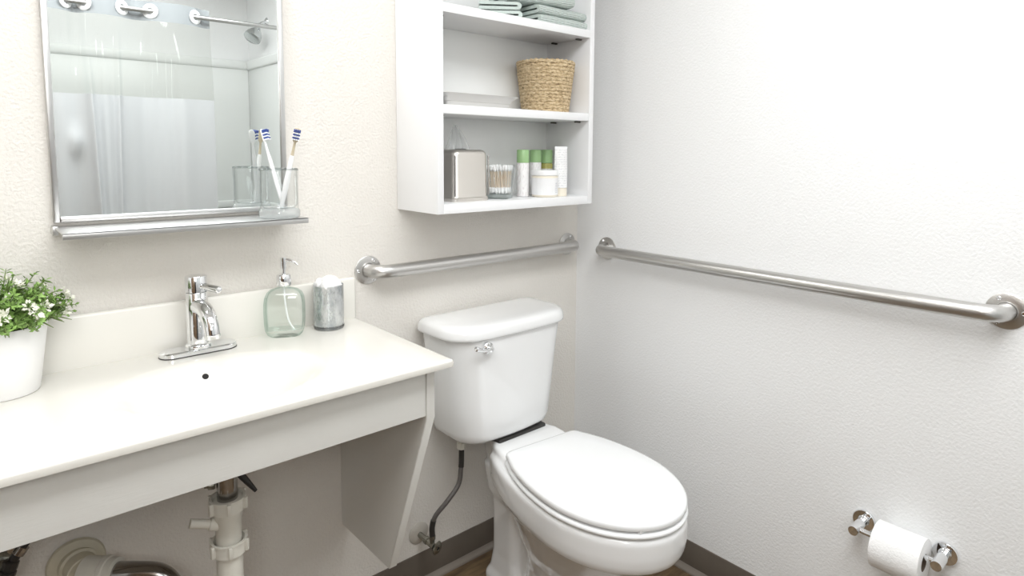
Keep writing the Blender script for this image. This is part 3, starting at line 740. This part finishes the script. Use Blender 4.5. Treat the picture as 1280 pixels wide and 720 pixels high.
# rim band and deck in one outline
loft(bm, [oval(a, ar, yr, .53, yt, z) for z, a, ar, yr, yt in ((.350, .158, .085, .20, .748), (.362, .181, .100, .195, .776), (.378, .1865, .110, .19, .783), (.40, .188, .114, .19, .786), (.44, .187, .116, .19, .786), (.4485, .184, .114, .192, .782), (.4525, .175, .108, .197, .772))])
def deck_sec(yb, hw, zt, zb, r=.012):
    pts = [(-hw * .9, yb, zb)] + [(-hw + r - r * cos(pi / 2 * i / 5), yb, zt - r + r * sin(pi / 2 * i / 5)) for i in range(6)] + [(hw - r + r * sin(pi / 2 * i / 5), yb, zt - r + r * cos(pi / 2 * i / 5)) for i in range(6)] + [(hw * .9, yb, zb)]
    return tl(pts)
loft(bm, [deck_sec(*q) for q in ((.065, .060, .474, .40), (.075, .066, .477, .39), (.16, .098, .478, .375), (.215, .119, .478, .365), (.245, .124, .474, .36), (.29, .130, .463, .355), (.34, .140, .4545, .355), (.40, .150, .452, .36))])
# rear column (trapway housing)
loft(bm, [tl([(x, y + .185, z) for x, y, z in rrect(hw, .065 + e, .028, z)]) for z, hw, e in ((0, .086, .02), (.02, .086, .02), (.045, .076, .008), (.1, .070, 0), (.22, .069, 0), (.27, .072, .0), (.30, .084, .008), (.36, .094, .012), (.39, .098, .012))])
loft(bm, [tl([(x, y + .27, z) for x, y, z in rrect(.048, .10, .03, z)]) for z in (0, .34)])
o = link('bowl', turn(bm), PORCELAIN, to, smooth=180)
m_ = o.modifiers.new('remesh', 'REMESH'); m_.mode = 'VOXEL'; m_.voxel_size = .0045; m_.use_smooth_shade = True
m_ = o.modifiers.new('smooth', 'SMOOTH'); m_.factor = .5; m_.iterations = 8
def seat_ring(q, z): return oval(.1855 - q, .122 - q, .282 + q, .535, .7855 - q, z, rc=.022)
bm = bmesh.new()
loft(bm, [seat_ring(.006, .4535), seat_ring(.001, .455), seat_ring(-.001, .459), seat_ring(0, .463), seat_ring(.004, .4662)])
link('seat', turn(bm), PLASTIC, to, smooth=60)
bm = bmesh.new()
loft(bm, [seat_ring(.007, .4725), seat_ring(.0025, .474), seat_ring(.0015, .479), seat_ring(.002, .4845), seat_ring(.005, .4885), seat_ring(.013, .491), seat_ring(.05, .4925), seat_ring(.10, .493)])
link('seat_lid', turn(bm), PLASTIC, to, smooth=60)
for sx in (-1, 1):
    link('hinge', turn(lathe(bmesh.new(), [(.009, 0), (.0095, .001), (.0095, .05), (.0085, .051)], 20, axis_m((sx * .075 - .025, -(.287 - .45), .466), (1, 0, 0)))), PLASTIC, to)
for x, y in ((-.07, .752), (.07, .752)):
    link('seat_bumper', turn(bx(x - .012, x + .012, -(y - .45) - .006, -(y - .45) + .006, .4680, .4730)), SWHITE, to)
link('tank_gap_shade', bx(-.06, .13, -(.205 - .45), -(.06 - .45), .470, .4880, bev=.006), BLACK, to)  # black slab painting the shade in the gap between tank and deck
for sx in (-1, 1):
    link('bolt_cap', turn(lathe(bmesh.new(), [(.014, .005), (.0145, .03), (.011, .040), (.004, .044), (.001, .0445)], 18, Matrix.Translation((sx * .095, -(.33 - .45), 0)))), PORCELAIN, to)
# supply line nut under the tank
link('shank_nut', lathe(bmesh.new(), [(.013, .436), (.0145, .4375), (.0145, .456), (.0125, .457), (.0125, .462), (.0105, .463), (.0105, .489)], 8, Matrix.Translation((-.583 - XT, -(.085 - .45), 0))), PVC, to, smooth=20)

# stop valve and supply hose
HX, HY = -.583, -.085
sv = thing('stop_valve', 'tarnished chrome stop valve with round wall plate beside the toilet', 'valve', (-.684, -.001, .160))
link('wall_plate', lathe(bmesh.new(), [(.034, 0), (.034, .001), (.030, .004), (.016, .0065), (.011, .0068)], 36, axis_m((0, 0, .008), (0, -1, 0))), mat('plate_white', (.52, .49, .44), .4), sv)
link('stub', lathe(bmesh.new(), [(.0085, 0), (.0085, .028), (.0115, .029), (.0115, .040), (.009, .041), (.009, .070)], 8, axis_m((0, -.004, .006), (.12, -1, -.16))), BRASS_D, sv, smooth=30)
link('outlet', lathe(bmesh.new(), [(.0075, 0), (.0075, .014), (.0095, .0145), (.0095, .026), (.007, .027)], 8, axis_m((.008, -.062, 0), (.05, 0, 1))), BRASS_D, sv, smooth=30)
vh = Vector((.012, -.074, -.006))
link('handle', loft(bmesh.new(), [[tuple(axis_m(vh, (.25, -1, -.22)) @ Vector((.021 * s * (1 + .06 * cos(6 * t)) * cos(t) * .8, .021 * s * (1 + .06 * cos(6 * t)) * sin(t), z))) for t in [2 * pi * i / 36 for i in range(36)]] for z, s in ((0, .4), (.002, .85), (.004, 1), (.009, 1), (.011, .85), (.0112, .35), (.009, .3))]), BRASS_D, sv)
link('handle_screw', lathe(bmesh.new(), [(.005, 0), (.005, .002), (.001, .003)], 12, axis_m(vh + Vector((.25, -1, -.22)).normalized() * .0095, (.25, -1, -.22))), DARK, sv)
sh_ = thing('supply_hose', 'dark braided supply hose from stop valve to toilet tank', 'hose', (-.675, -.063, .187))
hp = smooth_path([(-.6755, -.063, .184), (-.676, -.064, .215), (-.668, -.072, .250), (-.636, -.085, .288), (-.600, -.092, .330), (-.589, -.09, .375), (-.584, -.086, .41), (HX, HY, .437)], 7)
link('hose', W(sh_, tube(bmesh.new(), hp, .0072, 14)), BRAID, sh_)
link('crimp_sleeve', W(sh_, tube(bmesh.new(), hp[:12], .0086, 14)), BLACK, sh_)
link('crimp_sleeve', W(sh_, tube(bmesh.new(), hp[-14:], .0084, 14)), BLACK, sh_)

# ------------------------------------------------------------------ drain under the basin
DX, DY = -1.306, -.280
dr = thing('sink_drain', 'white plastic drain pipe with chrome trap under the basin', 'drain pipe', (DX, DY, .5))
def pipe(name, prof, m, n=36, smooth=40, par=None):
    return link(name, W(dr, lathe(bmesh.new(), prof, n, Matrix.Translation((DX, DY, 0)))), m, par or dr, smooth)
pipe('tailpiece', [(.0175, .737), (.0175, .712), (.0205, .711), (.0205, .690), (.0195, .688), (.0195, .60)], CHROME_D)
def slip_nut(z, R):
    bm = bmesh.new(); lathe(bm, [(R - .003, z - .014), (R, z - .013), (R, z + .009), (R + .002, z + .010), (R + .002, z + .014), (R - .003, z + .014), (R - .007, z + .004)], 36, Matrix.Translation((DX, DY, 0)), cap0=True, cap1=False)
    for k in range(6):
        a = 2 * pi * k / 6 + .3; c, s = cos(a), sin(a)
        M2 = Matrix.Translation((DX, DY, 0)) @ Matrix.Rotation(a, 4, 'Z')
        b2 = bx(R - .002, R + .0075, -.0035, .0035, z - .010, z + .0135, bev=.001); b2.transform(M2)
        me = bpy.data.meshes.new('t'); b2.to_mesh(me); b2.free(); bm.from_mesh(me); bpy.data.meshes.remove(me)
    return link('slip_nut', W(dr, bm), PVC, dr, 35)
slip_nut(.624, .0325)
pipe('drain_tube', [(.0262, .634), (.0262, .595), (.0250, .593), (.0240, .53), (.0250, .53), (.0250, .47), (.025, .30)], PVC)
slip_nut(.534, .0325)
tw_ = link('side_branch', W(dr, tube(bmesh.new(), [(DX - .015, DY + .0, .583), (DX - .034, DY + .004, .590), (DX - .0345, DY + .004, .5902), (DX - .068, DY + .010, .602)], [.0125, .0125, .0092, .0092], 20)), PVC, dr)
link('pivot_nut', W(dr, lathe(bmesh.new(), [(.012, 0), (.0135, .002), (.0135, .012), (.010, .014), (.010, .02)], 8, axis_m((DX - .018, DY + .012, .668), (-.9, .35, .05)))), BRASS_D, dr, smooth=30)
link('pivot_rod', W(dr, tube(bmesh.new(), [(DX + .01, DY + .02, .655), (DX + .026, DY + .03, .655)], .005, 10)), CHROME, dr)
# trap arm to the wall
wz = .456
WXd = -1.533
link('wall_flange', W(dr, lathe(bmesh.new(), [(.052, .0), (.0535, .003), (.051, .009), (.040, .0125), (.034, .013), (.034, .02)], 48, axis_m((WXd, -.001, wz), (0, -1, 0)))), PVC_Y, dr)
link('wall_adapter', W(dr, lathe(bmesh.new(), [(.034, .008), (.036, .010), (.036, .022), (.031, .024), (.031, .052), (.029, .054)], 36, axis_m((WXd, 0, wz), (.15, -1, 0)))), PVC_Y, dr)
link('trap_nut', W(dr, lathe(bmesh.new(), [(.027, 0), (.031, .002), (.031, .040), (.029, .042), (.033, .044), (.033, .052), (.030, .054), (.030, .068), (.022, .070)], 36, axis_m((WXd + .008, -.050, wz), (.72, -.70, .0)))), PVC, dr)
tp = bent([(WXd + .035, -.083, wz), (WXd + .105, -.147, wz + .002), (DX - .06, -.215, wz - .12), (DX, DY, .29)], .05, 10)
tp = smooth_path([(WXd + .050, -.092, wz), (WXd + .085, -.122, wz + .001), (WXd + .125, -.150, wz - .008), (WXd + .146, -.168, wz - .04), (WXd + .155, -.178, wz - .10), (WXd + .172, -.205, wz - .16), (DX - .02, -.26, wz - .185), (DX, DY, .30)], 8)
link('chrome_trap', W(dr, tube(bmesh.new(), tp, .0215, 28)), CHROME_D, dr)

# faucet supply hoses under the counter
hs = thing('faucet_supply_hose', 'black hose and stop valve hanging under counter at far left', 'hose', (-1.64, -.12, .6))
link('hose', W(hs, tube(bmesh.new(), smooth_path([(-1.645, -.12, .545), (-1.640, -.12, .565), (-1.622, -.12, .592), (-1.59, -.115, .625), (-1.52, -.10, .69), (-1.44, -.085, .76), (-1.36, -.075, .848)], 7), .0085, 12)), BLACK, hs)
link('ferrule', W(hs, tube(bmesh.new(), [(-1.631, -.12, .577), (-1.622, -.12, .589)], .0105, 12)), CHROME_D, hs)
link('coupling_nut', W(hs, lathe(bmesh.new(), [(.012, 0), (.014, .002), (.014, .016), (.011, .018), (.013, .02), (.013, .034), (.010, .036)], 8, axis_m((-1.652, -.12, .535), (.35, 0, 1)))), BLACK, hs, smooth=30)
link('valve_body', W(hs, lathe(bmesh.new(), [(.010, 0), (.012, .002), (.012, .03), (.017, .032), (.017, .05), (.012, .052), (.012, .118)], 10, axis_m((-1.655, -.002, .530), (0, -1, 0)))), BRASS_D, hs, smooth=30)
link('wall_plate', W(hs, lathe(bmesh.new(), [(.03, 0), (.03, .001), (.026, .005), (.012, .007)], 28, axis_m((-1.655, -.001, .530), (0, -1, 0)))), CHROME_D, hs)
hs2 = thing('faucet_supply_hose', 'dark flexible hose end beside the drain tailpiece under the apron', 'hose', (-1.25, -.20, .65))
link('hose', W(hs2, tube(bmesh.new(), smooth_path([(-1.275, -.085, .848), (-1.27, -.10, .76), (-1.265, -.15, .69), (-1.262, -.185, .648), (-1.226, -.205, .588)], 7), [.009] * 20 + [.0088, .0086, .0084, .008, .0075, .007, .006, .005, .004], 12)), BLACK, hs2)

# ------------------------------------------------------------------ toilet paper holder and roll
TY0, TY1, TZ0 = -1.0255, -1.2055, .405
tpz = thing('toilet_paper_holder', 'chrome two post toilet paper holder on the white wall', 'paper holder', (0, (TY0 + TY1) / 2, TZ0))
ym = (TY0 + TY1) / 2
for y in (TY0, TY1):
    f = link('rosette', lathe(bmesh.new(), [(.0265, .0004), (.0275, .0015), (.0272, .006), (.0255, .008), (.014, .0088), (.0135, .011), (.0115, .0125)], 40, axis_m((-.0005, y - ym, 0), (-1, 0, 0))), CHROME, tpz)
    link('post', lathe(bmesh.new(), [(.0118, .010), (.0118, .020), (.0112, .0205), (.0112, .0215), (.0122, .022), (.0122, .073), (.0114, .0745), (.001, .0746)], 36, axis_m((-.0005, y - ym, 0), (-1, 0, 0))), CHROME, tpz)
link('bar', tube(bmesh.new(), [(-.058, TY0 - ym - .010, 0), (-.058, TY1 - ym + .010, 0)], .0068, 20), CHROME, tpz)
rl_ = thing('toilet_paper_roll', 'white toilet paper roll on the chrome holder', 'toilet paper', (-.058, -1.1265, TZ0 - .0135))
Mr = axis_m((0, .052, 0), (0, -1, 0)); RR = .0545; LW = .104
link('paper', lathe(bmesh.new(), [(.0205, .0005), (RR - .002, 0), (RR, .0015), (RR, LW - .0015), (RR - .002, LW), (.0205, LW - .0005), (.0205, .0005)], 64, Mr, cap0=False, cap1=False), PAPER, rl_)
link('cardboard_core', lathe(bmesh.new(), [(.0205, .001), (.0205, LW - .001), (.0192, LW - .001), (.0192, .001), (.0205, .001)], 36, Mr, cap0=False, cap1=False), CARD, rl_)
bm = bmesh.new(); rr_ = RR + .0006
rings = [[(rr_ * cos(a) * (1 + .010 * (t_ == 23) ), y, rr_ * sin(a)) for y in (-.052, -.026, 0, .026, .052)] for t_, a in enumerate([radians(70 + i * 6.5) for i in range(24)])]
loft(bm, rings, False, False, closed=False)
link('loose_sheet', bm, PAPER, rl_, smooth=180)

# ------------------------------------------------------------------ shower, seen in the mirror
YR = -2.028
ts_ = thing('tub_surround', 'white fiberglass tub surround opposite the mirror', 'tub', (-.98, -2.45, 0))
def part(name, *a, **k): return link(name, W(ts_, bx(*a, **k)), FIBER, ts_)
part('wall_panel', -1.74, -.215, -2.80, -2.785, .45, 1.86, bev=.004)
part('wall_panel', -.215, -.2005, -2.80, -2.06, .45, 1.86, bev=.004)
part('wall_panel', -1.755, -1.74, -2.80, -2.06, .45, 1.86, bev=.004)
part('top_ledge', -1.74, -.215, -2.818, -2.772, 1.84, 1.90, bev=.02, seg=4)
part('top_ledge', -.228, -.2005, -2.80, -2.06, 1.84, 1.90, bev=.012, seg=4)
part('shelf_ledge', -1.74, -.215, -2.785, -2.765, .955, 1.0, bev=.008, seg=3)
part('shelf_ledge', -.228, -.2005, -2.74, -2.10, .955, 1.0, bev=.01, seg=3)
part('tub_apron', -1.755, -.2005, -2.13, -2.06, 0.0005, .45, bev=.015, seg=3)
part('tub_floor', -1.74, -.215, -2.785, -2.13, .04, .10, bev=.01)
rd = thing('shower_rod', 'pale metal shower curtain rod across the tub opening', 'curtain rod', (-.98, YR, 1.998))
link('rod', tube(bmesh.new(), [(-1.779 + .98 + .0215, 0, 0), (.7785, 0, 0)], .0115, 20), STEEL_F, rd)
for x, d in ((-.7805 + .002, 1), (.7795, -1)):
    link('end_flange', lathe(bmesh.new(), [(.03, 0), (.03, .004), (.018, .012), (.0135, .02)], 24, axis_m((x, 0, 0), (d, 0, 0))), SWHITE, rd)
sc_ = thing('shower_curtain', 'grey shower curtain with clear window, reflected in the mirror', 'shower curtain', (-1.1, YR, 2.0))
X0, X1 = -1.70, -.648
PER = .282
CROSS = [-1.79, -1.73, -1.53, -1.46, -1.26, -1.192, -1.041, -.924, -.722, -.60]      # where the cloth passes the rod; behind it on even gaps
CROSS = [-1.81, -1.72, -1.55, -1.46, -1.26, -1.192, -1.041, -.924, -.722, -.60]
def cy_top(x):
    for i in range(len(CROSS) - 1):
        a, b = CROSS[i], CROSS[i + 1]
        if a <= x <= b: return (.024 if i % 2 == 0 else -.030) * sin(pi * (x - a) / (b - a))
    return 0
CROSS.insert(0, -1.9)
def cy(x, z):
    k = max(0, min(1, (1.955 - z) / .35))
    def gs(c, wd): return math.exp(-((x - c) / wd) ** 2)
    b = .016 * sin(2 * pi * x / .40 + .9) + .007 * sin(2 * pi * x / .17 + 1.2 * sin(x * 5)) + .020 * gs(-1.19 + .03 * (1.6 - z), .012) - .014 * gs(-1.155, .02) + .022 * gs(-1.075 - .02 * (1.6 - z), .013) + .012 * gs(-.93, .03) - .012 * gs(-.84, .025)
    b += .02 * math.exp(-((z - 1.36) / .05) ** 2) * gs(-1.25, .03)
    return cy_top(x) * (1 - k * .8) + b * k * 1.7
def strip(name, z0, z1, m, nz):
    bm = bmesh.new(); rings = []
    for j in range(nz + 1):
        z = z0 + (z1 - z0) * j / nz
        rings.append([(X0 + (X1 - X0) * i / 300 + 1.1, cy(X0 + (X1 - X0) * i / 300, z), z - 2.0) for i in range(301)])
    loft(bm, rings, False, False, closed=False)
    return link(name, bm, m, sc_, smooth=180)
strip('fabric_panel', .47, 1.582, FABRIC, 24); strip('clear_window', 1.582, 1.952, VINYL, 8)
# header band: woven over and under the rod, parted where it passes in front or behind
strip('header_band', 1.952, 2.045, HEADER, 4)
for q, x in enumerate(CROSS):
    if X0 + .02 < x < X1 - .015:
        d = Vector((1, (cy_top(x + .004) - cy_top(x - .004)) / .008, 0)); nn = Vector((d.y, -d.x, 0)).normalized()
        link('ring', lathe(bmesh.new(), [(.016, -.003), (.020, -.004), (.034, -.002), (.036, 0), (.034, .002), (.020, .004), (.016, .003), (.016, -.003)], 28, axis_m((x + 1.1, 0, -.002), nn), cap0=False, cap1=False), SWHITE, sc_)
hh = thing('showerhead', 'chrome shower head on an angled arm above the tub', 'shower head', (-.215, -2.476, 2.1))
link('arm_plate', lathe(bmesh.new(), [(.03, 0), (.03, .002), (.02, .01), (.01, .012)], 28, axis_m((.0145, 0, .005), (-1, 0, 0))), CHROME, hh)
link('arm', tube(bmesh.new(), smooth_path([(.014, 0, .005), (-.012, 0, .0), (-.030, 0, -.018), (-.042, 0, -.042)], 6), .0085, 14), CHROME, hh)
link('head', lathe(bmesh.new(), [(.012, 0), (.015, .004), (.020, .014), (.032, .030), (.044, .052), (.050, .075), (.0505, .088), (.045, .092), (.001, .091)], 32, axis_m((-.036, 0, -.034), (-.55, .25, -.80))), CHROME_S, hh)
